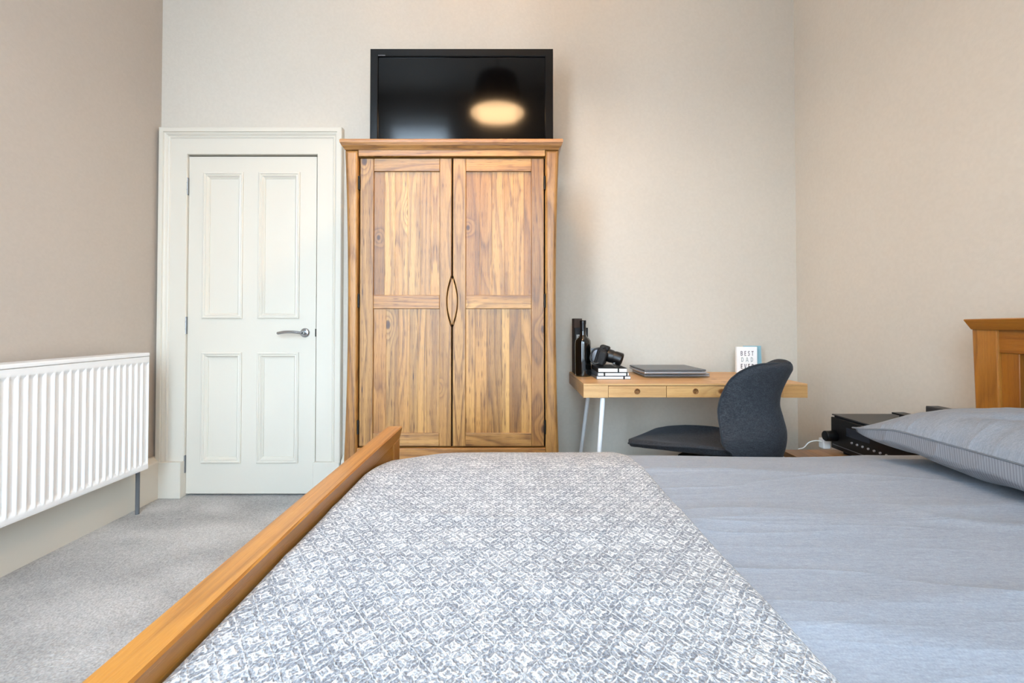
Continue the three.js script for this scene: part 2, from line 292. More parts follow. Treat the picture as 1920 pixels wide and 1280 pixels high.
{
  const d = thing('door_1', 'closed cream four panel door with a chrome lever handle', 'door', [0, 0, ZB - 0.038], 0, setting);
  const x0 = DX0 + 0.008, x1 = DX1 - 0.0145, y0 = 0.012, y1 = DH - 0.0135;
  const P = [[-1.786, 1.025, -1.553, 1.879], [-1.463, 1.025, -1.222, 1.879], [-1.786, 0.189, -1.553, 0.829], [-1.463, 0.189, -1.222, 0.829]];
  const s = poly([[x0, y0], [x1, y0], [x1, y1], [x0, y1]]);
  for (const [a, b, c, e] of P) { const h = new THREE.Path(); [[a + 0.012, b + 0.012], [a + 0.012, e - 0.012], [c - 0.012, e - 0.012], [c - 0.012, b + 0.012]].forEach(([x, y], i) => (i ? h.lineTo(x, y) : h.moveTo(x, y))); h.closePath(); s.holes.push(h); }
  part(d, 'door_frame', extrude(s, 0.04, 0.0015), M.gloss);
  for (const [a, b, c, e] of P) {
    part(d, 'panel', slab(a, c, b, e, 0.012, 0.03), M.gloss);
    part(d, 'moulding', frameGeo(a, b, c, e, [[0, 0.036], [0, 0.047], [-0.004, 0.05], [-0.01, 0.05], [-0.014, 0.045], [-0.02, 0.047], [-0.03, 0.035], [-0.034, 0.035], [-0.036, 0.026]].reverse().map(([o, p]) => [o, p])), M.gloss);
  }
  for (const y of [1.795, 0.985, 0.185]) part(d, 'hinge', join(new THREE.CylinderGeometry(0.0065, 0.0065, 0.1, 12).translate(-1.876, y, 0.047), new THREE.CylinderGeometry(0.0075, 0.0075, 0.004, 12).translate(-1.876, y + 0.02, 0.047), new THREE.CylinderGeometry(0.0075, 0.0075, 0.004, 12).translate(-1.876, y - 0.02, 0.047), new THREE.BoxGeometry(0.006, 0.1, 0.02).translate(-1.8755, y, 0.036)), M.steel);
  const hx = -1.187, hy = 0.942, h = part(d, 'handle', lathe([[0, 0.012], [0.018, 0.012], [0.024, 0.01], [0.0275, 0.004], [0.0275, 0]], 32).rotateX(Math.PI / 2), M.chrome, [hx, hy, 0.04], [0, 0, 0], 'chrome lever handle on a round rose');
  part(h, 'lever', join(new THREE.CylinderGeometry(0.0105, 0.012, 0.045, 20).rotateX(Math.PI / 2).translate(0, 0, 0.03), tube([[0.006, 0, 0.05], [-0.012, 0.002, 0.052], [-0.05, 0.006, 0.056], [-0.095, 0.005, 0.056], [-0.13, -0.001, 0.054]], 0.0085, 24, 12), new THREE.SphereGeometry(0.0085, 14, 10).translate(-0.13, -0.001, 0.054)), M.chrome);
  part(d, 'latch_plate', span(DX1 - 0.0145, DX1 - 0.007, 0.92, 0.965, 0.02, 0.05, 0.001), M.darkMetal);
  part(d, 'door_gap_shade', slab(DX0, DX1, 0.001, DH, 0.0, 0.006), M.gap);  // dark sheet behind the leaf, painted shade for the slits round the door
}

// ---------------------------------------------------------------- radiator
{
  const XF = -1.878, Z0 = -2.353, Z1 = -1.1, Y0 = 0.243, Y1 = 0.845;
  const t = thing('radiator', 'white ribbed panel radiator on the wall beside the door', 'radiator');
  const pitch = 0.0345, n = Math.floor((Z1 - Z0 - 0.03) / pitch);
  const rib = (z) => { const q = (z - Z0 - 0.013) / pitch; if (q < 0 || q > n) return 0; const f = q - Math.floor(q); return sstep(0.52, 0.66, f) * (1 - sstep(0.8, 0.94, f)); };
  const face = gridGeo(1100, 40, (u, v) => {
    const z = lerp(Z0, Z1, u), vv = v < 0.2 ? v / 0.2 * 0.09 : v > 0.8 ? 0.91 + (v - 0.8) / 0.2 * 0.09 : 0.09 + (v - 0.2) / 0.6 * 0.82, y = lerp(Y0 + 0.004, Y1 - 0.02, vv);
    const e = sstep(0.035, 0.06, vv) * (1 - sstep(0.925, 0.95, vv));
    return [XF - 0.009 * e + 0.0095 * e * rib(z), y, z];
  }, (u, v) => [u, v], true);
  part(t, 'front_panel', face, M.radiator);
  part(t, 'panel_edge', join(slab(XF - 0.02, XF, Y0, Y0 + 0.005, Z0, Z1), slab(XF - 0.02, XF - 0.0005, Y0, Y1 - 0.02, Z0 - 0.002, Z0 + 0.002)), M.radiator);
  part(t, 'top_grille', span(XF - 0.105, XF + 0.002, Y1 - 0.019, Y1, Z0 - 0.004, Z1 + 0.004, 0.005), M.radiator);
  part(t, 'side_panel', span(XF - 0.105, XF - 0.003, Y0 + 0.02, Y1 - 0.021, Z0 - 0.003, Z0, 0.001), M.radiator);
  part(t, 'side_panel', span(XF - 0.105, XF - 0.003, Y0 + 0.02, Y1 - 0.021, Z1, Z1 + 0.003, 0.001), M.radiator);
  part(t, 'back_panel', slab(XF - 0.1, XF - 0.085, Y0 + 0.005, Y1 - 0.03, Z0 + 0.01, Z1 - 0.01), M.radiator);
  for (const z of [Z0 + 0.2, Z1 - 0.2]) part(t, 'wall_bracket', slab(XL + 0.003, XF - 0.1, Y0 + 0.1, Y1 - 0.1, z, z + 0.03), M.steel);
  part(t, 'pipe', join(rod([-1.945, 0, -2.372], [-1.945, 0.27, -2.372], 0.0095), rod([-1.945, 0.262, -2.375], [-1.945, 0.262, -2.33], 0.012)), M.pipe, [0, 0, 0], [0, 0, 0], 'grey feed pipe rising from the carpet');
}

// ---------------------------------------------------------------- wardrobe
{
  const ZFr = -2.03, ZBk = ZB + 0.045, dep = ZFr - ZBk;
  const t = thing('wardrobe', 'tall knotty oak wardrobe with two panelled doors and bowed sides', 'wardrobe', [0, 0, ZFr]);
  const outer = (y, side) => { const k = (y - 1.06) / 0.73, b = 0.016 * Math.min(1.6, k * k); return side < 0 ? -0.7325 - b : 0.211 + b; };
  const xi0 = -0.685, xi1 = 0.163, yt = 1.755, yb = 0.437, yTop = 1.785;
  for (const s of [-1, 1]) {
    const pts = []; const inner = s < 0 ? xi0 : xi1;
    for (let i = 0; i <= 32; i++) pts.push([outer(0.02 + (yTop - 0.02) * i / 32, s), 0.02 + (yTop - 0.02) * i / 32]);
    pts.push([inner, yTop], [inner, 0.02]); if (s < 0) pts.reverse();
    part(t, 'side_stile', extrude(poly(pts), dep, 0.017, 'y', 6).translate(0, 0, -dep), s < 0 ? M.oak[1] : M.oak[0]);
  }
  part(t, 'top_rail', span(xi0, xi1, yt, yTop, -dep, -0.0005, 0.003, 'x'), M.oak[2]);
  part(t, 'bottom_rail', span(xi0, xi1, 0.38, yb, -0.05, -0.0005, 0.003, 'x'), M.oak[2]);
  part(t, 'back_panel', slab(xi0, xi1, 0.03, yt, -dep, -dep + 0.012), M.oakDark);
  part(t, 'plinth', span(xi0, xi1, 0.0, 0.09, -dep + 0.02, -0.03, 0.003, 'x'), M.oakDark);
  const dr = part(t, 'drawer', span(xi0 + 0.004, xi1 - 0.004, 0.1, 0.372, -0.4, -0.004, 0.003, 'x'), M.oak[5]);
  part(dr, 'knob', join(new THREE.SphereGeometry(0.018, 16, 12).translate(-0.26, 0.24, 0.012)), M.oakDark);
  { // cornice: flared moulding with a flat top
    const x0 = outer(yTop, -1) + 0.004, x1 = outer(yTop, 1) - 0.004, prof = [[0, -0.002], [0.004, 0.004], [0.012, 0.014], [0.018, 0.026], [0.019, 0.036], [0.016, 0.041], [0.0, 0.042]];
    const P = [], q = (a, b, c, d) => P.push(...a, ...b, ...c, ...a, ...c, ...d);
    const at = ([o, h], k) => [k < 2 ? (k ? x1 + o : x0 - o) : (k === 2 ? x1 + o : x0 - o), yTop + h, k < 2 ? o + 0.002 : -dep];
    for (let i = 0; i + 1 < prof.length; i++) { const a = prof[i], b = prof[i + 1]; q(at(a, 0), at(a, 1), at(b, 1), at(b, 0)); q(at(a, 1), at(a, 2), at(b, 2), at(b, 1)); q(at(a, 3), at(a, 0), at(b, 0), at(b, 3)); q(at(a, 2), at(a, 3), at(b, 3), at(b, 2)); }
    const e = prof[prof.length - 1], f = prof[0]; q(at(e, 0), at(e, 1), at(e, 2), at(e, 3)); q(at(f, 3), at(f, 2), at(f, 1), at(f, 0));
    const g = new THREE.BufferGeometry(); g.setAttribute('position', new THREE.Float32BufferAttribute(P, 3)); g.computeVertexNormals();
    part(t, 'cornice', metres(g, 'x'), M.oak[5]);
  }
  const xm = -0.2597, gapH = 0.0035, lensC = 1.097, lensH = 0.117, lensW = 0.0225;
  const D = [[xi0 + 0.006, xm - gapH, -0.617, -0.317], [xm + gapH, xi1 - 0.006, -0.198, 0.1]];
  const yr = [yb + 0.006, yt - 0.006], pan = [[0.502, 1.064], [1.126, 1.69]];
  D.forEach(([a, b, p0, p1], di) => {
    const zf = -0.012, th = 0.024, inner = di ? a : b;
    const hinge = di ? b : a, s = di ? 1 : -1;
    const dm = part(t, 'door', span(di ? p1 : a, di ? b : p0, yr[0], yr[1], zf - th, zf, 0.003), di ? M.oak[1] : M.oak[3], [0, 0, 0], [0, 0, 0], di ? 'right door with redder boards' : 'left door with paler boards');
    // meeting stile with half of the carved eye-shaped grip cut out
    const sp = [[di ? p0 : p1, yr[0]], [inner, yr[0]]];
    for (let i = 0; i <= 24; i++) { const k = -1 + i / 12, w = lensW * (1 - k * k); sp.push([inner + s * w, lensC + k * lensH]); }
    sp.push([inner, yr[1]], [di ? p0 : p1, yr[1]]); if (di) sp.reverse();
    part(dm, 'meeting_stile', extrude(poly(sp), th, 0.0022).translate(0, 0, zf - th), di ? M.oak[1] : M.oak[0]);
    const gp = []; for (let i = 0; i <= 24; i++) { const k = -1 + i / 12, w = lensW * (1 - k * k) - 0.0035; gp.push([inner + s * Math.max(0.0004, w), lensC + k * (lensH - 0.008)]); }
    gp.push([inner - s * 0.001, lensC + lensH - 0.012], [inner - s * 0.001, lensC - lensH + 0.012]); if (di) gp.reverse();
    part(dm, 'grip', extrude(poly(gp), 0.02, 0.003, 'y', 3).translate(0, 0, zf - th + 0.001), M.oak[4]);
    const rails = [[yr[0], pan[0][0]], [pan[0][1], pan[1][0]], [pan[1][1], yr[1]]];
    rails.forEach(([y0, y1], i) => part(dm, 'rail', span(p0, p1, y0, y1, zf - th, zf - 0.0005, 0.0025, 'x'), [M.oak[1], M.oak[2], di ? M.oak[2] : M.oak[3]][i]));
    pan.forEach(([y0, y1], pi) => {
      const n = 6, cuts = [0]; for (let i = 0; i < n; i++) cuts.push(cuts[i] + rr(0.7, 1.4)); const k = (p1 - p0) / cuts[n];
      const tone = di ? (pi ? [5, 5, 2, 5, 2, 5] : [2, 5, 3, 4, 3, 4]) : (pi ? [3, 4, 4, 0, 0, 2] : [2, 3, 4, 3, 4, 0]);
      for (let i = 0; i < n; i++) part(dm, 'panel_board', span(p0 + cuts[i] * k, p0 + cuts[i + 1] * k, y0 - 0.004, y1 + 0.004, zf - th + 0.002, zf - 0.009 - 0.0003 * (i % 2), 0.0007), M.oak[tone[i]]);
    });
    for (const y of [1.635, 1.1, 0.53]) part(dm, 'hinge', join(new THREE.CylinderGeometry(0.005, 0.005, 0.062, 10).translate(hinge + s * 0.003, y, zf + 0.004), new THREE.BoxGeometry(0.006, 0.062, 0.012).translate(hinge + s * 0.003, y, zf - 0.003)), M.darkMetal);
  });
  part(t, 'interior_shadow_board', slab(xi0, xi1, yb, yt, -0.05, -0.042), M.gap);  // added dark sheet standing in for the shadow inside the wardrobe
}

// ---------------------------------------------------------------- television on the wardrobe
{
  const t = thing('television', 'black flat screen television standing on top of the oak wardrobe', 'television', [-0.2468, 1.829, -2.33]);
  const w = 0.951, y0 = 0.03, y1 = 0.586, b = 0.043;
  part(t, 'bezel', frameGeo(-w / 2 + b, y0 + 0.07, w / 2 - b, y1 - 0.038, [[-0.002, 0.012], [0, 0.02], [0.003, 0.0225], [0.036, 0.0225], [0.0395, 0.02], [0.041, 0.016], [0.043, 0.0], [0.043, -0.02]]), M.bezel);
  part(t, 'screen', span(-w / 2 + b - 0.002, w / 2 - b + 0.002, y0 + 0.068, y1 - 0.036, 0.005, 0.0135, 0.0005), M.screen, [0, 0, 0], [0, 0, 0], 'dark glossy screen');
  part(t, 'back_cover', span(-w / 2 + 0.002, w / 2 - 0.002, y0 + 0.03, y1 + 0.003, -0.05, 0.004, 0.012), M.matteBlack);
  part(t, 'maker_badge', new THREE.PlaneGeometry(0.038, 0.005), new THREE.MeshStandardMaterial({ map: printTex(152, 20, (c, W, H) => { c.fillStyle = '#0c0c0e'; c.fillRect(0, 0, W, H); c.fillStyle = '#9a9a9e'; for (let i = 0; i < 7; i++) { c.fillRect(4 + i * 21, 3, 14, 4); c.fillRect(4 + i * 21, 13, 14, 4); c.fillRect(4 + i * 21 + (i % 2) * 10, 3, 4, 13); } }), roughness: 0.4 }), [-w / 2 + 0.063, y1 - 0.0335, 0.0232]);
  part(t, 'stand', join(span(-0.26, 0.26, 0, 0.014, -0.12, 0.1, 0.006), span(-0.05, 0.05, 0.01, 0.12, -0.04, -0.015, 0.004)), M.black);
}

// ---------------------------------------------------------------- pendant lamp (seen mirrored in the television)
{
  const t = thing('pendant_lamp', 'dark tapered pendant lamp hanging over the bed, mirrored in the television', 'lamp', [LAMP.x, LAMP.y, LAMP.z]);
  part(t, 'shade', lathe([[0.185, 0.0], [0.187, 0.0], [0.187, 0.006], [0.132, 0.25], [0.13, 0.25], [0.129, 0.246], [0.184, 0.006], [0.185, 0.0]], 64), M.shadeOut);
  part(t, 'diffuser', new THREE.CylinderGeometry(0.179, 0.179, 0.004, 64).translate(0, 0.012, 0), M.diffuser, [0, 0, 0], [0, 0, 0], 'glowing cream diffuser disc');
  part(t, 'bulb', new THREE.SphereGeometry(0.03, 20, 14).translate(0, 0.13, 0), M.bulb);
  part(t, 'cord', rod([0, 0.15, 0], [0, TOP - LAMP.y - 0.02, 0], 0.004), M.matteBlack);
  part(t, 'ceiling_rose', lathe([[0.0, -0.03], [0.02, -0.03], [0.05, -0.012], [0.052, 0], [0, 0]].map(([r, y]) => [r, y + TOP - LAMP.y]), 32), M.white);
  const down = new THREE.RectAreaLight(new THREE.Color(1.0, 0.60, 0.29), LAMP.down, 0.25, 0.25); down.position.set(LAMP.x, LAMP.y - 0.004, LAMP.z); down.rotation.x = -Math.PI / 2; down.name = 'lamp_down'; scene.add(down);
  const up = new THREE.PointLight(new THREE.Color(1.0, 0.60, 0.29), LAMP.up); up.position.set(LAMP.x, LAMP.y + 0.13, LAMP.z); up.shadow.radius = 1.4; up.castShadow = true; up.name = 'lamp_up'; scene.add(up);
}

// ---------------------------------------------------------------- bed frame
const BZ0 = -1.51, BZ1 = 0.05, XH = 1.54, XFT = -0.38;     // far side, near side, headboard face, footboard centre line
{
  const t = thing('bed', 'orange oak double bed with slatted headboard and low footboard', 'bed');
  const zc = (BZ0 + BZ1) / 2, L = BZ1 - BZ0;
  // flared cap: section across, swept along z, ends cut at the same slant
  function cap(name, x, y0, y1, wBot, wTop, grow) {
    const P = [], q = (a, b, c, d) => P.push(...a, ...b, ...c, ...a, ...c, ...d), zb = [BZ0 + grow, BZ1 - grow], zt = [BZ0, BZ1], N = 24, arch = (z) => 0.007 * (1 - Math.pow((z - zc) / (L / 2), 2));
    for (let i = 0; i < N; i++) {
      const f = i / N, g = (i + 1) / N, b0 = lerp(zb[0], zb[1], f), b1 = lerp(zb[0], zb[1], g), t0 = lerp(zt[0], zt[1], f), t1 = lerp(zt[0], zt[1], g), e = 0.003;
      const B = (z, s) => [x + s * wBot / 2, y0, z], T = (z, s) => [x + s * wTop / 2, y1 - e + arch(z), z], C = (z, s) => [x + s * (wTop / 2 - e), y1 + arch(z), z];
      q(B(b1, 1), B(b0, 1), T(t0, 1), T(t1, 1)); q(B(b0, -1), B(b1, -1), T(t1, -1), T(t0, -1));
      q(T(t1, 1), T(t0, 1), C(t0, 1), C(t1, 1)); q(T(t0, -1), T(t1, -1), C(t1, -1), C(t0, -1));
      q(C(t1, 1), C(t0, 1), C(t0, -1), C(t1, -1)); q(B(b0, 1), B(b1, 1), B(b1, -1), B(b0, -1));
      if (!i) { q(B(b0, 1), B(b0, -1), T(t0, -1), T(t0, 1)); q(T(t0, 1), T(t0, -1), C(t0, -1), C(t0, 1)); }
      if (i === N - 1) { q(B(b1, -1), B(b1, 1), T(t1, 1), T(t1, -1)); q(T(t1, -1), T(t1, 1), C(t1, 1), C(t1, -1)); }
    }
    const g = new THREE.BufferGeometry(); g.setAttribute('position', new THREE.Float32BufferAttribute(P, 3)); g.computeVertexNormals(); return metres(g, 'z');
  }
  const hb = part(t, 'headboard', span(XH + 0.006, XH + 0.036, 0.905, 0.98, BZ0 + 0.08, BZ1 - 0.08, 0.003, 'z'), M.bedB);
  part(hb, 'cap', cap('cap', XH + 0.022, 0.978, 1.012, 0.056, 0.082, 0.012), M.bed);
  for (const s of [0, 1]) {  // posts flare towards the top
    const sh = s ? poly([[BZ1 - 0.1, 0], [BZ1 - 0.035, 0], [BZ1 - 0.008, 0.98], [BZ1 - 0.086, 0.98]]) : poly([[BZ0 + 0.035, 0], [BZ0 + 0.1, 0], [BZ0 + 0.086, 0.98], [BZ0 + 0.008, 0.98]]);
    part(hb, 'post', extrude(sh, 0.05, 0.004, 'y').rotateY(-Math.PI / 2).translate(XH + 0.05, 0, 0), M.bed);
  }
  part(hb, 'lower_rail', span(XH + 0.006, XH + 0.036, 0.3, 0.4, BZ0 + 0.08, BZ1 - 0.08, 0.003, 'z'), M.bedB);
  const nS = 14, sw = 0.052, sg = (L - 0.17 - nS * sw) / (nS - 1);
  for (let i = 0; i < nS; i++) { const z = BZ0 + 0.087 + i * (sw + sg); part(hb, 'slat', span(XH + 0.01, XH + 0.03, 0.39, 0.915, z, z + sw, 0.003), i % 2 ? M.bed : M.bedB); }
  const fb = part(t, 'footboard', span(XFT - 0.012, XFT + 0.012, 0.545, 0.622, BZ0 + 0.06, BZ1 - 0.06, 0.003, 'z'), M.bedB);
  part(fb, 'cap', cap('cap', XFT - 0.0015, 0.617, 0.655, 0.036, 0.049, 0.012), M.bed);
  for (const s of [0, 1]) {
    const sh = s ? poly([[BZ1 - 0.09, 0], [BZ1 - 0.03, 0], [BZ1 - 0.014, 0.62], [BZ1 - 0.085, 0.62]]) : poly([[BZ0 + 0.03, 0], [BZ0 + 0.09, 0], [BZ0 + 0.085, 0.62], [BZ0 + 0.014, 0.62]]);
    part(fb, 'post', extrude(sh, 0.036, 0.003, 'y').rotateY(-Math.PI / 2).translate(XFT + 0.018, 0, 0), M.bed);
  }
  part(fb, 'lower_rail', span(XFT - 0.012, XFT + 0.012, 0.2, 0.33, BZ0 + 0.06, BZ1 - 0.06, 0.003, 'z'), M.bedB);
  for (let i = 0; i < nS; i++) { const z = BZ0 + 0.087 + i * (sw + sg); part(fb, 'slat', span(XFT - 0.008, XFT + 0.008, 0.325, 0.55, z, z + sw, 0.003), M.bed); }
  for (const z of [BZ0 + 0.035, BZ1 - 0.06]) part(t, 'side_rail', span(XFT + 0.02, XH - 0.002, 0.2, 0.34, z, z + 0.025, 0.003, 'x'), M.bed);
  part(t, 'slat_base', slab(XFT + 0.02, XH - 0.002, 0.27, 0.29, BZ0 + 0.06, BZ1 - 0.06, 'z'), M.bedB);
}
solo('mattress', 'thick mattress hidden under the grey duvet', 'mattress', span(-0.345, XH - 0.012, 0.292, 0.545, BZ0 + 0.075, BZ1 - 0.065, 0.05), M.white);

// ---------------------------------------------------------------- duvet and woven throw
function bedTop(x, z) {                                    // height of the made bed
  const dx = Math.max(0, (-0.17 - x) / 0.19), dz = Math.max(0, (-1.12 - z) / 0.36);
  let h = 0.614 - 0.05 * dz * dz - 0.03 * dx * dx * dz + 0.010 * dx * dx * (1 - clamp(dz));
  h += (fbm(x * 2.2 + 5, z * 2.2 + 8, 2) - 0.5) * 0.012;
  return h;
}
const ripple = (x, z) => (Math.pow(1 - Math.abs(2 * vn(x * 1.3 + 4 + z * 0.6, z * 9 + 1.5 * vn(x * 2, z * 2)) - 1), 3) - 0.3) * 0.006;
function drape(x0, x1, lift, thick, nx, wav, bottom) {     // closed cloth lying across the bed and hanging over both long sides
  const path = [];                                         // [z, hang] hang < 0 on top
  const zt0 = BZ1 - 0.075, zt1 = BZ0 + 0.04;
  for (const y of [bottom, lerp(bottom, 0.5, 0.5), 0.5, 0.545]) path.push([BZ1 + 0.005, y]);
  path.push([BZ1 - 0.008, 0.578], [BZ1 - 0.03, 0.594]);
  for (let i = 0; i <= 120; i++) path.push([lerp(zt0, zt1, i / 120), -1]);
  path.push([BZ0 + 0.022, 0.548], [BZ0 + 0.008, 0.53]);
  for (const y of [0.5, 0.46, lerp(bottom, 0.46, 0.5), bottom]) path.push([BZ0 + 0.002 - (0.5 - y) * 0.04, y]);
  let run = 0; const arc = path.map((p, i) => (run += i ? Math.hypot(p[0] - path[i - 1][0], 0.05 * 0) + (p[1] > 0 ? 0.03 : 0) : 0));
  const at = (u, j, off) => {
    const x = lerp(x0, x1, u), [z, y] = path[j], e = clamp(Math.min(u, 1 - u) * (x1 - x0) / 0.012);
    const edge = lerp(0.25, 1, Math.sqrt(e)), o = off * edge;
    if (y < 0) return [x + wav(z), bedTop(x, z) + lift + ripple(x, z) * (thick < 0.02 ? 0.5 : 1) + o, z];
    const s = j < 20 ? 1 : -1, fold = 0.006 * Math.sin(x * 21 + 2 * Math.sin(x * 5)) * clamp((0.55 - y) * 6);
    const k = clamp((0.6 - y) / 0.06);
    return [x + wav(z), y + lift * (1 - k) + o * (1 - k), z + s * (lift + o * k) + fold * s];
  };
  const nv = path.length - 1, P = [], U = [], I = [], cols = nx + 1;
  for (const layer of [thick, 0]) for (let j = 0; j <= nv; j++) for (let i = 0; i <= nx; i++) { P.push(...at(i / nx, j, layer)); U.push(lerp(x0, x1, i / nx), arc[j]); }
  const B = (nv + 1) * cols;
  for (let j = 0; j < nv; j++) for (let i = 0; i < nx; i++) { const a = j * cols + i, b = a + 1, c = a + cols, d = c + 1; I.push(a, b, c, b, d, c); I.push(B + a, B + c, B + b, B + b, B + c, B + d); }
  for (let j = 0; j < nv; j++) for (const i of [0, nx]) { const a = j * cols + i, c = a + cols; i ? I.push(a, B + a, c, c, B + a, B + c) : I.push(a, c, B + a, c, B + c, B + a); }
  for (const j of [0, nv]) for (let i = 0; i < nx; i++) { const a = j * cols + i, b = a + 1; j ? I.push(a, b, B + a, b, B + b, B + a) : I.push(a, B + a, b, b, B + a, B + b); }
  const g = new THREE.BufferGeometry(); g.setAttribute('position', new THREE.Float32BufferAttribute(P, 3)); g.setAttribute('uv', new THREE.Float32BufferAttribute(U, 2)); g.setIndex(I); g.computeVertexNormals(); return g;
}
solo('duvet', 'smooth blue grey duvet spread over the bed below the pillow', 'duvet', drape(-0.35, XH - 0.02, -0.03, 0.03, 140, () => 0, 0.3), M.duvet);
{
  const t = thing('throw_blanket', 'grey and white woven throw laid across the foot of the bed', 'throw');
  const wav = (z) => 0.006 * Math.sin(z * 7 + 1) + 0.004 * Math.sin(z * 17);
  part(t, 'cloth', drape(-0.357, 0.352, 0.002, 0.009, 100, (z) => wav(z) * 0, 0.22), M.throw);
}

// ---------------------------------------------------------------- pillow
{
  const t = thing('pillow', 'plump grey pillow with a shiny striped reverse beside the headboard', 'pillow', [1.264, 0.709, -1.0]);
  const HX = 0.225, HZ = 0.37;
  const shape = (u, v, s) => {                             // s: +1 top half, -1 under half
    const a = u * 2 - 1, b = v * 2 - 1;
    const pinch = 1 - 0.09 * (1 - a * a) * 0.6, pz = 1 - 0.05 * (1 - b * b);
    const q = Math.pow(Math.max(0, 1 - Math.pow(Math.abs(a), 2.6)), 0.55) * Math.pow(Math.max(0, 1 - Math.pow(Math.abs(b), 2.2)), 0.62);
    let x = a * HX * (1 - 0.05 * (1 - b * b)), z = b * HZ * (1 - 0.04 * (1 - a * a));
    let y = s > 0 ? 0.078 * q : -0.088 * Math.pow(q, 0.62);
    const wr = (vn(a * 3 + 9, b * 5 + 3) - 0.5) * 0.012 + (1 - Math.abs(2 * vn(a * 4 + 2, b * 9 + 7) - 1)) * 0.004; y += wr * q * s;
    const cr = Math.exp(-Math.pow((b + 0.02 - a * 0.35) / 0.08, 2)); if (s > 0) y -= 0.022 * cr * q * sstep(-0.95, -0.3, a);
    const corner = Math.pow(Math.abs(a), 4) * Math.pow(Math.abs(b), 4); y += 0.004 * corner - 0.024 * sstep(-0.55, -1.0, b) - 0.006 * (1 - q) * Math.pow(Math.abs(b), 6);
    return [x, y, z];
  };
  part(t, 'pillow_front', gridGeo(64, 90, (u, v) => shape(u, v, 1), (u, v) => [u * 0.5, v * 0.75], true), M.pillow, [0, 0, 0], [0, 0, 0], 'matt grey cotton face');
  part(t, 'pillow_reverse', gridGeo(64, 90, (u, v) => shape(u, v, -1), (u, v) => [v * 0.75 + u * 0.25, u * 0.5]), M.satin, [0, 0, 0], [0, 0, 0], 'shiny finely striped satin reverse');
  const ring = []; for (let i = 0; i < 120; i++) { const k = i / 30, f = k - Math.floor(k), [u, v] = [[f, 0], [1, f], [1 - f, 1], [0, 1 - f]][Math.floor(k)]; ring.push(new THREE.Vector3(...shape(u, v, 1))); }
  part(t, 'seam', new THREE.TubeGeometry(new THREE.CatmullRomCurve3(ring, true), 240, 0.0022, 6, true), M.pillow);
}

// ---------------------------------------------------------------- desk
{
  const x0 = 0.338, x1 = 1.358, zF = -2.056, zK = -2.548, yT = 0.723, yB = 0.659;
  const t = thing('desk', 'low pale bamboo desk with three small drawers and white splayed legs', 'desk');
  part(t, 'desktop', span(x0, x1, yT - 0.009, yT, zK, zF, 0.0015, 'x'), M.desk);
  part(t, 'end_panel', span(x0, x0 + 0.112, yB, yT - 0.0095, zF - 0.02, zF - 0.0003, 0.001, 'x'), M.desk);
  part(t, 'end_panel', span(x1 - 0.112, x1, yB, yT - 0.0095, zF - 0.02, zF - 0.0003, 0.001, 'x'), M.deskB);
  part(t, 'side_panel', span(x0, x0 + 0.018, yB, yT - 0.0095, zK, zF - 0.0205, 0.001, 'z'), M.desk);
  part(t, 'side_panel', span(x1 - 0.018, x1, yB, yT - 0.0095, zK, zF - 0.0205, 0.001, 'z'), M.desk);
  part(t, 'back_panel', span(x0 + 0.018, x1 - 0.018, yB, yT - 0.0095, zK, zK + 0.018, 0.001, 'x'), M.desk);
  part(t, 'underside', span(x0 + 0.018, x1 - 0.018, yB, yB + 0.008, zK + 0.018, zF - 0.021, 0.001, 'x'), M.deskB);
  const dw = (x1 - x0 - 0.224) / 3;
  for (let i = 0; i < 3; i++) {
    const a = x0 + 0.112 + i * dw, cx = a + dw / 2, cy = (yB + yT - 0.01) / 2 + 0.002;
    const s = poly([[a + 0.0012, yB + 0.0015], [a + dw - 0.0012, yB + 0.0015], [a + dw - 0.0012, yT - 0.0112], [a + 0.0012, yT - 0.0112]]); const h = new THREE.Path(); h.absarc(cx, cy, 0.0125, 0, Math.PI * 2, true); s.holes.push(h);
    const d = part(t, 'drawer', extrude(s, 0.018, 0.0008, 'x').translate(0, 0, zF - 0.0188), i ? M.deskB : M.desk);
    part(d, 'finger_hole', join(new THREE.TorusGeometry(0.0115, 0.0022, 8, 32).translate(cx, cy, zF - 0.001), new THREE.CylinderGeometry(0.0125, 0.0125, 0.004, 24).rotateX(Math.PI / 2).translate(cx, cy, zF - 0.0165)), M.oakDark);
  }
  for (const [a, b] of [[[0.432, yB, zF - 0.03], [0.378, 0, zF + 0.01]], [[0.44, yB, zK + 0.07], [0.36, 0, zK + 0.03]], [[1.212, yB, zF - 0.03], [1.318, 0, zF + 0.0]], [[1.23, yB, zK + 0.07], [1.335, 0, zK + 0.03]]])
    part(t, 'leg', rod(b, a, 0.0085, 0.0115), M.whiteMetal);
}
const DT = 0.7235;
{ // dark bottle
  const t = thing('wine_bottle', 'black wine bottle standing on the left end of the desk', 'bottle', [0.384, DT, -2.35]);
  part(t, 'bottle_body', lathe([[0, 0], [0.036, 0], [0.0395, 0.004], [0.041, 0.02], [0.0415, 0.17], [0.039, 0.185], [0.03, 0.197], [0.02, 0.205], [0.0155, 0.215], [0.0145, 0.235], [0.0142, 0.275], [0, 0.275]], 48), M.bottle);
  part(t, 'foil_cap', lathe([[0.0146, 0.232], [0.0152, 0.234], [0.0152, 0.268], [0.0165, 0.27], [0.0165, 0.285], [0.0158, 0.2895], [0, 0.29]], 32), M.foil);
}
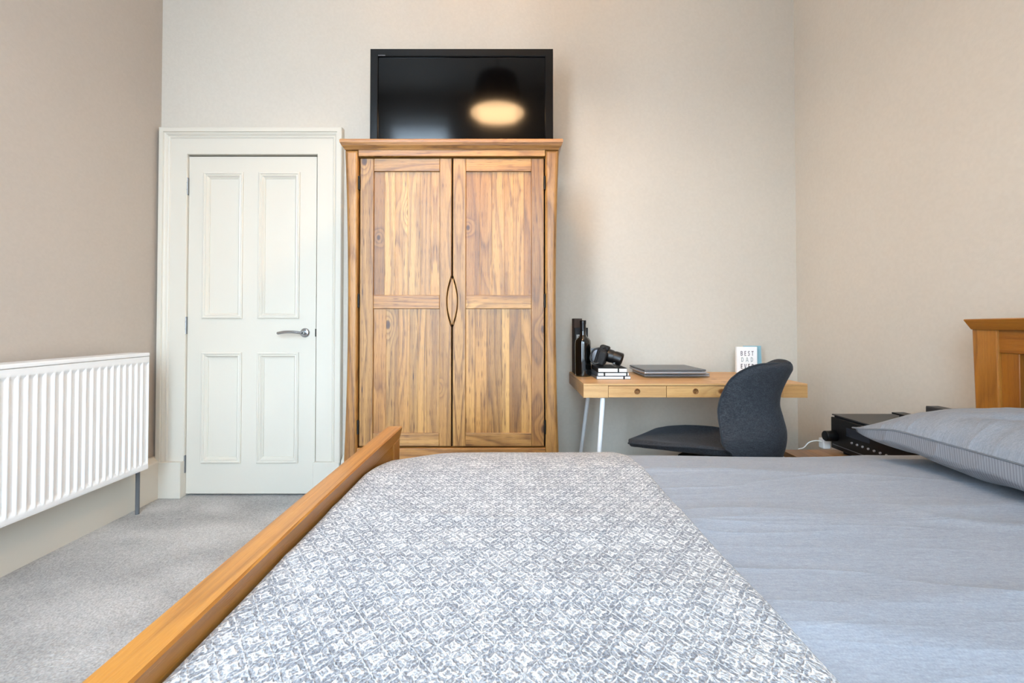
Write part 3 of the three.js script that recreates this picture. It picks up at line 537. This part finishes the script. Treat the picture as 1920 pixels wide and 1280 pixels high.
{ // boxes and tall books behind the bottle
  solo('tall_brown_box', 'tall dark brown box behind the black bottle, against the wall', 'box', span(0.352, 0.395, DT, DT + 0.30, -2.535, -2.445, 0.002), M.brownCard);
  const t = thing('black_box', 'black carton with white lettering just behind the wine bottle', 'carton', [0.388, DT, -2.425]);
  part(t, 'carton', span(-0.038, 0.032, 0, 0.25, -0.018, 0.018, 0.0015), M.matteBlack);
  part(t, 'print', new THREE.PlaneGeometry(0.06, 0.19), new THREE.MeshStandardMaterial({ map: printTex(120, 380, (c, W, H) => { c.fillStyle = '#111113'; c.fillRect(0, 0, W, H); c.fillStyle = '#e9e7e2'; c.save(); c.translate(10, 40); c.rotate(Math.PI / 2); c.font = 'bold 44px sans-serif'; c.fillText('MAL', 0, 0); c.restore(); c.fillRect(10, 250, 36, 6); c.fillRect(10, 268, 24, 6); }), roughness: 0.6 }), [-0.005, 0.14, 0.0185]);
  const g = solo('glass_tumbler', 'clear tall drinking glass between the bottle and notebooks', 'glass', lathe([[0, 0], [0.02, 0], [0.0205, 0.003], [0.024, 0.14], [0.0225, 0.14], [0.019, 0.008], [0, 0.008]], 36), M.tumbler);
  g.position.set(0.463, DT, -2.42);
}
{ // three notebooks
  const N = [[0.448, 0.168, 0.0148, 0.0], [0.45, 0.156, 0.0165, 0.03], [0.458, 0.142, 0.0215, -0.03]]; let y = DT;
  const L = ['white notebook with black band at the bottom of the small stack', 'white notebook with black band in the middle of the stack', 'white notebook directly under the black camera'];
  N.forEach(([x, w, h, a], i) => {
    const t = thing('notebook', L[i], 'notebook', [x + w / 2 - 0.02, y, -2.315], a, { group: 'white notebooks stacked on the desk' });
    part(t, 'page_block', span(-w / 2 + 0.002, w / 2 - 0.002, 0.0022, h - 0.0022, -0.1, 0.1, 0.001), M.paper);
    part(t, 'cover', join(span(-w / 2, w / 2, 0, 0.0022, -0.102, 0.102, 0.001), span(-w / 2, w / 2, h - 0.0022, h, -0.102, 0.102, 0.001), span(-w / 2 - 0.001, -w / 2 + 0.003, 0, h, -0.102, 0.1, 0.001)), i === 2 ? M.matteBlack : M.laptopDark);
    const bx = [w * 0.3, -w * 0.29, w * 0.2][i];
    part(t, 'elastic_band', span(bx - 0.0035, bx + 0.0035, -0.0004, h + 0.0006, -0.1035, 0.1035, 0.0004), M.black);
    if (i === 1) part(t, 'elastic_band', span(w * 0.42 - 0.003, w * 0.42 + 0.003, -0.0004, h + 0.0006, -0.1035, 0.1035, 0.0004), M.black);
    y += h + 0.0008;
  });
  const t = thing('camera', 'black camera with its lens pointing down, lying on the stacked notebooks', 'camera', [0.478, y + 0.066, -2.31], 0); t.scale.setScalar(0.92);
  t.rotation.set(0, -0.42, -0.3);
  part(t, 'camera_body', join(span(-0.024, 0.024, -0.066, 0.03, -0.066, 0.06, 0.012), span(-0.022, 0.03, 0.02, 0.046, -0.03, 0.028, 0.011), span(-0.012, 0.036, -0.06, 0.022, 0.032, 0.068, 0.013), new THREE.CylinderGeometry(0.011, 0.011, 0.012, 20).translate(0.0, 0.034, 0.046)), M.matteBlack);
  const lens = part(t, 'lens', lathe([[0, 0], [0.034, 0], [0.036, 0.006], [0.036, 0.03], [0.034, 0.033], [0.034, 0.042], [0.0365, 0.046], [0.0365, 0.082], [0.034, 0.086], [0.031, 0.086], [0.028, 0.075], [0, 0.073]], 40), M.black, [0.024, -0.002, -0.005], [0, 0, -Math.PI / 2]);
  part(lens, 'lens_marking', new THREE.CylinderGeometry(0.0369, 0.0369, 0.034, 40, 1, true, -1.0, 2.0), new THREE.MeshStandardMaterial({ map: printTex(256, 120, (c, W, H) => { c.fillStyle = '#0b0b0c'; c.fillRect(0, 0, W, H); c.fillStyle = '#f0efec'; c.font = 'bold 84px sans-serif'; c.save(); c.translate(76, 118); c.rotate(-Math.PI / 2); c.fillText('d', 10, 0); c.fillText('7', 30, 66); c.fillText('c', 50, 128); c.restore(); }), roughness: 0.5 }), [0, 0.06, 0], [0, Math.PI / 2, 0]);
  part(t, 'strap', tube([[-0.012, 0.03, 0.062], [-0.038, 0.01, 0.066], [-0.046, -0.03, 0.07], [-0.036, -0.05, 0.072], [-0.012, -0.058, 0.07], [0.008, -0.05, 0.064]], 0.005, 40, 8), M.black);
}
{ // two closed laptops
  const mk = (label, pos, turn, w, d, h, dark) => {
    const t = thing('laptop', label, 'laptop', pos, turn, { group: 'closed laptops stacked on the desk' });
    part(t, 'laptop_base', span(-w / 2, w / 2, 0.0015, h * 0.55, -d / 2, d / 2, 0.004), dark ? M.silver : M.silver);
    part(t, 'lid', span(-w / 2, w / 2, h * 0.62, h, -d / 2, d / 2, 0.004), dark ? M.laptopDark : M.silver);
    part(t, 'hinge_strip', span(-w / 2 + 0.02, w / 2 - 0.02, h * 0.4, h * 0.8, -d / 2 + 0.006, d / 2 - 0.006, 0.003), M.black);
    for (const [a, b] of [[-1, -1], [1, -1], [-1, 1], [1, 1]]) part(t, 'rubber_foot', new THREE.CylinderGeometry(0.006, 0.006, 0.002, 12).translate(a * (w / 2 - 0.03), 0.001, b * (d / 2 - 0.03)), M.matteBlack);
  };
  mk('silver closed laptop lying underneath the darker laptop', [0.858, DT, -2.425], 0, 0.335, 0.235, 0.019, false);
  mk('dark grey closed laptop on top of the silver laptop', [0.825, DT + 0.0215, -2.38], 0.02, 0.31, 0.265, 0.022, true);
}
{ // printed sign and the card behind it
  const t = thing('lettered_sign', 'small white block sign with grey lettering on the desk', 'sign', [1.318, DT, -2.51]);
  const tex = printTex(330, 420, (c, W, H) => {
    c.fillStyle = '#f8f9fb'; c.fillRect(0, 0, W, H); c.textAlign = 'center'; c.textBaseline = 'middle'; c.font = 'bold 108px sans-serif';
    const line = (s, y, col, dx) => { c.fillStyle = col; [...s].forEach((ch, i) => { c.save(); c.translate(W / 2 + (i - (s.length - 1) / 2) * dx, y); c.scale(0.62, 1); c.fillText(ch, 0, 0); c.restore(); }); };
    line('BEST', 105, '#75737f', 60); line('DAD', 208, '#a4b1b6', 78); line('EVER', 318, '#3c3740', 60);
  });
  part(t, 'block', span(-0.057, 0.057, 0, 0.143, -0.01, 0.008, 0.0015), M.white);
  part(t, 'print', new THREE.PlaneGeometry(0.111, 0.14), new THREE.MeshStandardMaterial({ map: tex, roughness: 0.6 }), [0, 0.0715, 0.0084]);
  solo('teal_card', 'pale teal greeting card standing behind the white sign', 'card', span(-0.05, 0.05, 0, 0.148, -0.0015, 0.0015, 0.0005).rotateX(-0.05), M.teal).position.set(1.362, DT, -2.525);
}

// ---------------------------------------------------------------- desk chair
{
  const F = new THREE.Vector3(-0.74, 0, -0.67).normalize();
  const t = thing('desk_chair', 'dark grey upholstered shell chair turned sideways at the desk', 'chair', [1.062, 0, -1.80], Math.atan2(-F.x, -F.z) + 0);   // local -z points forward
  const TH = 0.034;
  // a bent upholstered shell: stations of forward, height, half width, wing; inward is up over the seat and forward at the back
  function shell(S, NV, NU) {
    const curve = new THREE.CatmullRomCurve3(S.map((q) => new THREE.Vector3(q[0], q[1], 0)), false, 'chordal'), n = S.length - 1;
    const lens = []; let run = 0; S.forEach((q, i) => { if (i) run += Math.hypot(q[0] - S[i - 1][0], q[1] - S[i - 1][1]); lens.push(run); });
    const val = (v, k) => { const d = v * run; let i = 0; while (i < n - 1 && lens[i + 1] < d) i++; const t = clamp((d - lens[i]) / (lens[i + 1] - lens[i])), P = (j) => S[Math.min(n, Math.max(0, j))][k], a = P(i - 1), b = P(i), c = P(i + 1), e = P(i + 2); return 0.5 * (2 * b + (c - a) * t + (2 * a - 5 * b + 4 * c - e) * t * t + (3 * b - a - 3 * c + e) * t * t * t); };
    const pt = (u, v, layer) => {
      const p = curve.getPointAt(v), d = curve.getTangentAt(v), a = u * 2 - 1, nf = d.y, nh = -d.x, round = Math.sqrt(clamp(1 - Math.pow(Math.abs(a), 3)));
      const w = val(v, 2), wing = val(v, 3) * Math.pow(Math.abs(a), 2.1), e = Math.pow(clamp((1 - Math.abs(a)) / 0.09), 0.5), ev = Math.sqrt(clamp(Math.min(v, 1 - v) / 0.045)), o = layer * TH / 2 * Math.min(e, ev);
      return [a * w, p.y + nh * (wing + o), -(p.x + nf * (wing + o))];
    };
    const a = gridGeo(NU, NV, (u, v) => pt(u, v, 1), (u, v) => [u * 0.45, v * 0.8], true), b = gridGeo(NU, NV, (u, v) => pt(u, v, -1), (u, v) => [u * 0.45, v * 0.8]);
    const rim = []; for (let i = 0; i <= 60; i++) rim.push(new THREE.Vector3(...pt(0, i / 60, 0))); for (let i = 1; i < 16; i++) rim.push(new THREE.Vector3(...pt(i / 16, 1, 0))); for (let i = 60; i >= 0; i--) rim.push(new THREE.Vector3(...pt(1, i / 60, 0))); for (let i = 1; i < 16; i++) rim.push(new THREE.Vector3(...pt(1 - i / 16, 0, 0)));
    return [join(a, b), new THREE.TubeGeometry(new THREE.CatmullRomCurve3(rim, true), 400, 0.0035, 8, true)];
  }
  const back = shell([[0.10, 0.385, 0.13, 0.03], [0.05, 0.40, 0.17, 0.07], [0.012, 0.44, 0.2, 0.12], [-0.012, 0.5, 0.21, 0.155], [-0.018, 0.56, 0.208, 0.162], [-0.006, 0.62, 0.197, 0.16], [0.005, 0.67, 0.19, 0.155], [0.002, 0.71, 0.187, 0.14], [-0.012, 0.755, 0.18, 0.12], [-0.032, 0.8, 0.16, 0.085], [-0.043, 0.824, 0.128, 0.055], [-0.048, 0.837, 0.075, 0.025], [-0.05, 0.842, 0.012, 0.005]], 110, 48);
  const seat = shell([[0.585, 0.437, 0.02, 0.0], [0.58, 0.441, 0.10, 0.0], [0.56, 0.45, 0.155, 0.002], [0.52, 0.458, 0.19, 0.006], [0.44, 0.462, 0.222, 0.018], [0.33, 0.458, 0.228, 0.036], [0.24, 0.454, 0.2, 0.045], [0.17, 0.452, 0.168, 0.045], [0.1, 0.453, 0.135, 0.04], [0.03, 0.458, 0.10, 0.03]], 90, 44);
  part(t, 'backrest', back[0], M.felt, [0, 0, 0], [0, 0, 0], 'dark grey felt backrest shell');
  part(t, 'backrest_piping', back[1], M.felt);
  part(t, 'seat', seat[0], M.felt);
  part(t, 'seat_piping', seat[1], M.felt);
  part(t, 'swivel_plate', span(-0.1, 0.1, 0.375, 0.43, -0.36, -0.14, 0.01), M.black);
  part(t, 'column', join(rod([0, 0.08, -0.25], [0, 0.4, -0.25], 0.025), rod([0, 0.05, -0.25], [0, 0.12, -0.25], 0.04)), M.black);
  for (let i = 0; i < 5; i++) { const a = i / 5 * Math.PI * 2 + 0.3, c = Math.cos(a), s = Math.sin(a); const lg = part(t, 'leg', rod([0.03 * c, 0.085, -0.25 + 0.03 * s], [0.27 * c, 0.065, -0.25 + 0.27 * s], 0.02, 0.013), M.black); part(lg, 'caster', new THREE.CylinderGeometry(0.026, 0.026, 0.03, 20).rotateZ(Math.PI / 2).rotateY(-a + Math.PI / 2).translate(0.27 * c, 0.0265, -0.25 + 0.27 * s), M.black); }
}

// ---------------------------------------------------------------- nightstand and black equipment
{
  const x0 = 1.18, x1 = 1.632, z0 = -1.968, z1 = -1.56, yT = 0.449;
  const t = thing('nightstand', 'brown wooden bedside table under the black stereo receiver', 'bedside table');
  const n = 4, dz = (z1 - z0);
  for (let i = 0; i < n; i++) { const a = x0 + (x1 - x0) * i / n, b = x0 + (x1 - x0) * (i + 1) / n; part(t, 'top_board', span(a, b, yT - 0.024, yT, z0, z1, 0.0012, 'z'), i % 2 ? M.night : M.bedB); }
  for (const [a, b, c, d] of [[x0 + 0.01, x0 + 0.055, z0 + 0.01, z0 + 0.055], [x1 - 0.055, x1 - 0.01, z0 + 0.01, z0 + 0.055], [x0 + 0.01, x0 + 0.055, z1 - 0.055, z1 - 0.01], [x1 - 0.055, x1 - 0.01, z1 - 0.055, z1 - 0.01]]) part(t, 'leg', span(a, b, 0, yT - 0.025, c, d, 0.003), M.bed);
  part(t, 'side_panel', span(x0 + 0.02, x1 - 0.02, 0.12, yT - 0.025, z0 + 0.02, z0 + 0.035, 0.001, 'x'), M.bedB);
  part(t, 'side_panel', span(x0 + 0.02, x1 - 0.02, 0.12, yT - 0.025, z1 - 0.035, z1 - 0.02, 0.001, 'x'), M.bedB);
  for (const y of [0.13, 0.28]) { const d = part(t, 'drawer', span(x0 + 0.012, x0 + 0.03, y, y + 0.135, z0 + 0.058, z1 - 0.058, 0.002, 'z'), M.bed); part(d, 'knob', new THREE.SphereGeometry(0.014, 16, 12).translate(x0 + 0.002, y + 0.07, (z0 + z1) / 2), M.bedB); }
}
{
  const x0 = 1.386, x1 = 1.655, z0 = -1.95, z1 = -1.53, y0 = 0.45, b = y0 + 0.014, yT = 0.608;
  const t = thing('stereo_receiver', 'black stereo receiver with knobs and buttons on the bedside table', 'receiver');
  part(t, 'case', span(x0 + 0.012, x1, b, yT - 0.006, z0 + 0.003, z1 - 0.003, 0.003), M.matteBlack);
  part(t, 'top_cover', span(x0 + 0.004, x1, yT - 0.005, yT, z0, z1, 0.0015), M.blackTop, [0, 0, 0], [0, 0, 0], 'grey black vented cover');
  part(t, 'front_panel', span(x0, x0 + 0.012, b, yT - 0.012, z0, z1, 0.003), M.black);
  part(t, 'display', span(x0 - 0.0008, x0 + 0.002, b + 0.07, b + 0.105, z0 + 0.09, z0 + 0.21, 0.0005), std({ color: 0x1b1e2a, roughness: 0.15 }));
  const knob = lathe([[0, 0.044], [0.019, 0.044], [0.0215, 0.041], [0.0225, 0], [0, 0]], 32).rotateZ(Math.PI / 2);
  part(t, 'volume_knob', knob, M.black, [x0, b + 0.055, z0 + 0.024]);
  for (let i = 0; i < 9; i++) part(t, 'button', new THREE.CylinderGeometry(0.0042, 0.0042, 0.006, 14).rotateZ(Math.PI / 2), M.silver, [x0 - 0.001, b + 0.05, z0 + 0.12 + i * 0.028]);
  for (let i = 0; i < 3; i++) part(t, 'button', new THREE.BoxGeometry(0.004, 0.004, 0.014), M.silver, [x0 - 0.001, b + 0.032, z0 + 0.25 + i * 0.03]);
  part(t, 'trim_line', span(x0 - 0.0012, x0 + 0.002, b + 0.016, b + 0.019, z0 + 0.01, z1 - 0.01, 0.0005), M.laptopDark);
  for (const [x, z] of [[x0 + 0.04, z0 + 0.05], [x1 - 0.04, z0 + 0.05], [x0 + 0.04, z1 - 0.05], [x1 - 0.04, z1 - 0.05]]) part(t, 'foot', new THREE.CylinderGeometry(0.018, 0.02, 0.0135, 20), M.matteBlack, [x, y0 + 0.007, z]);
}
{
  const t = thing('set_top_box', 'slim black media box on the back of the stereo receiver', 'media box', [1.632, 0.6085, -1.76]);
  part(t, 'case', span(-0.012, 0.024, 0, 0.009, -0.12, 0.14, 0.001), M.matteBlack);
  part(t, 'lid', span(-0.026, 0.026, 0.0095, 0.0165, -0.14, 0.15, 0.0015), M.black);
  const s = thing('small_speaker', 'small dark grey box standing on the slim black media box', 'speaker', [1.632, 0.6255, -1.69]);
  part(s, 'cabinet', span(-0.022, 0.026, 0, 0.054, -0.058, 0.07, 0.002), M.blackTop);
  part(s, 'grille', span(-0.025, -0.0215, 0.003, 0.051, -0.055, 0.067, 0.001), M.blackTop);
}
{
  const t = thing('plug_adapter', 'white plug adapter with a thin cable beside the receiver', 'adapter', [1.384, 0.4495, -1.985]);
  part(t, 'adapter_body', span(-0.016, 0.02, 0, 0.045, -0.02, 0.014, 0.006), M.white);
  part(t, 'cable', tube([[-0.015, 0.03, 0], [-0.04, 0.034, 0.0], [-0.07, 0.026, 0.0], [-0.1, 0.006, 0.01], [-0.13, 0.0025, 0.02]], 0.0022, 30, 8), M.white);
}

scene.traverse((o) => { if (o.isMesh) shadow(o); });
renderer.render(scene, camera);
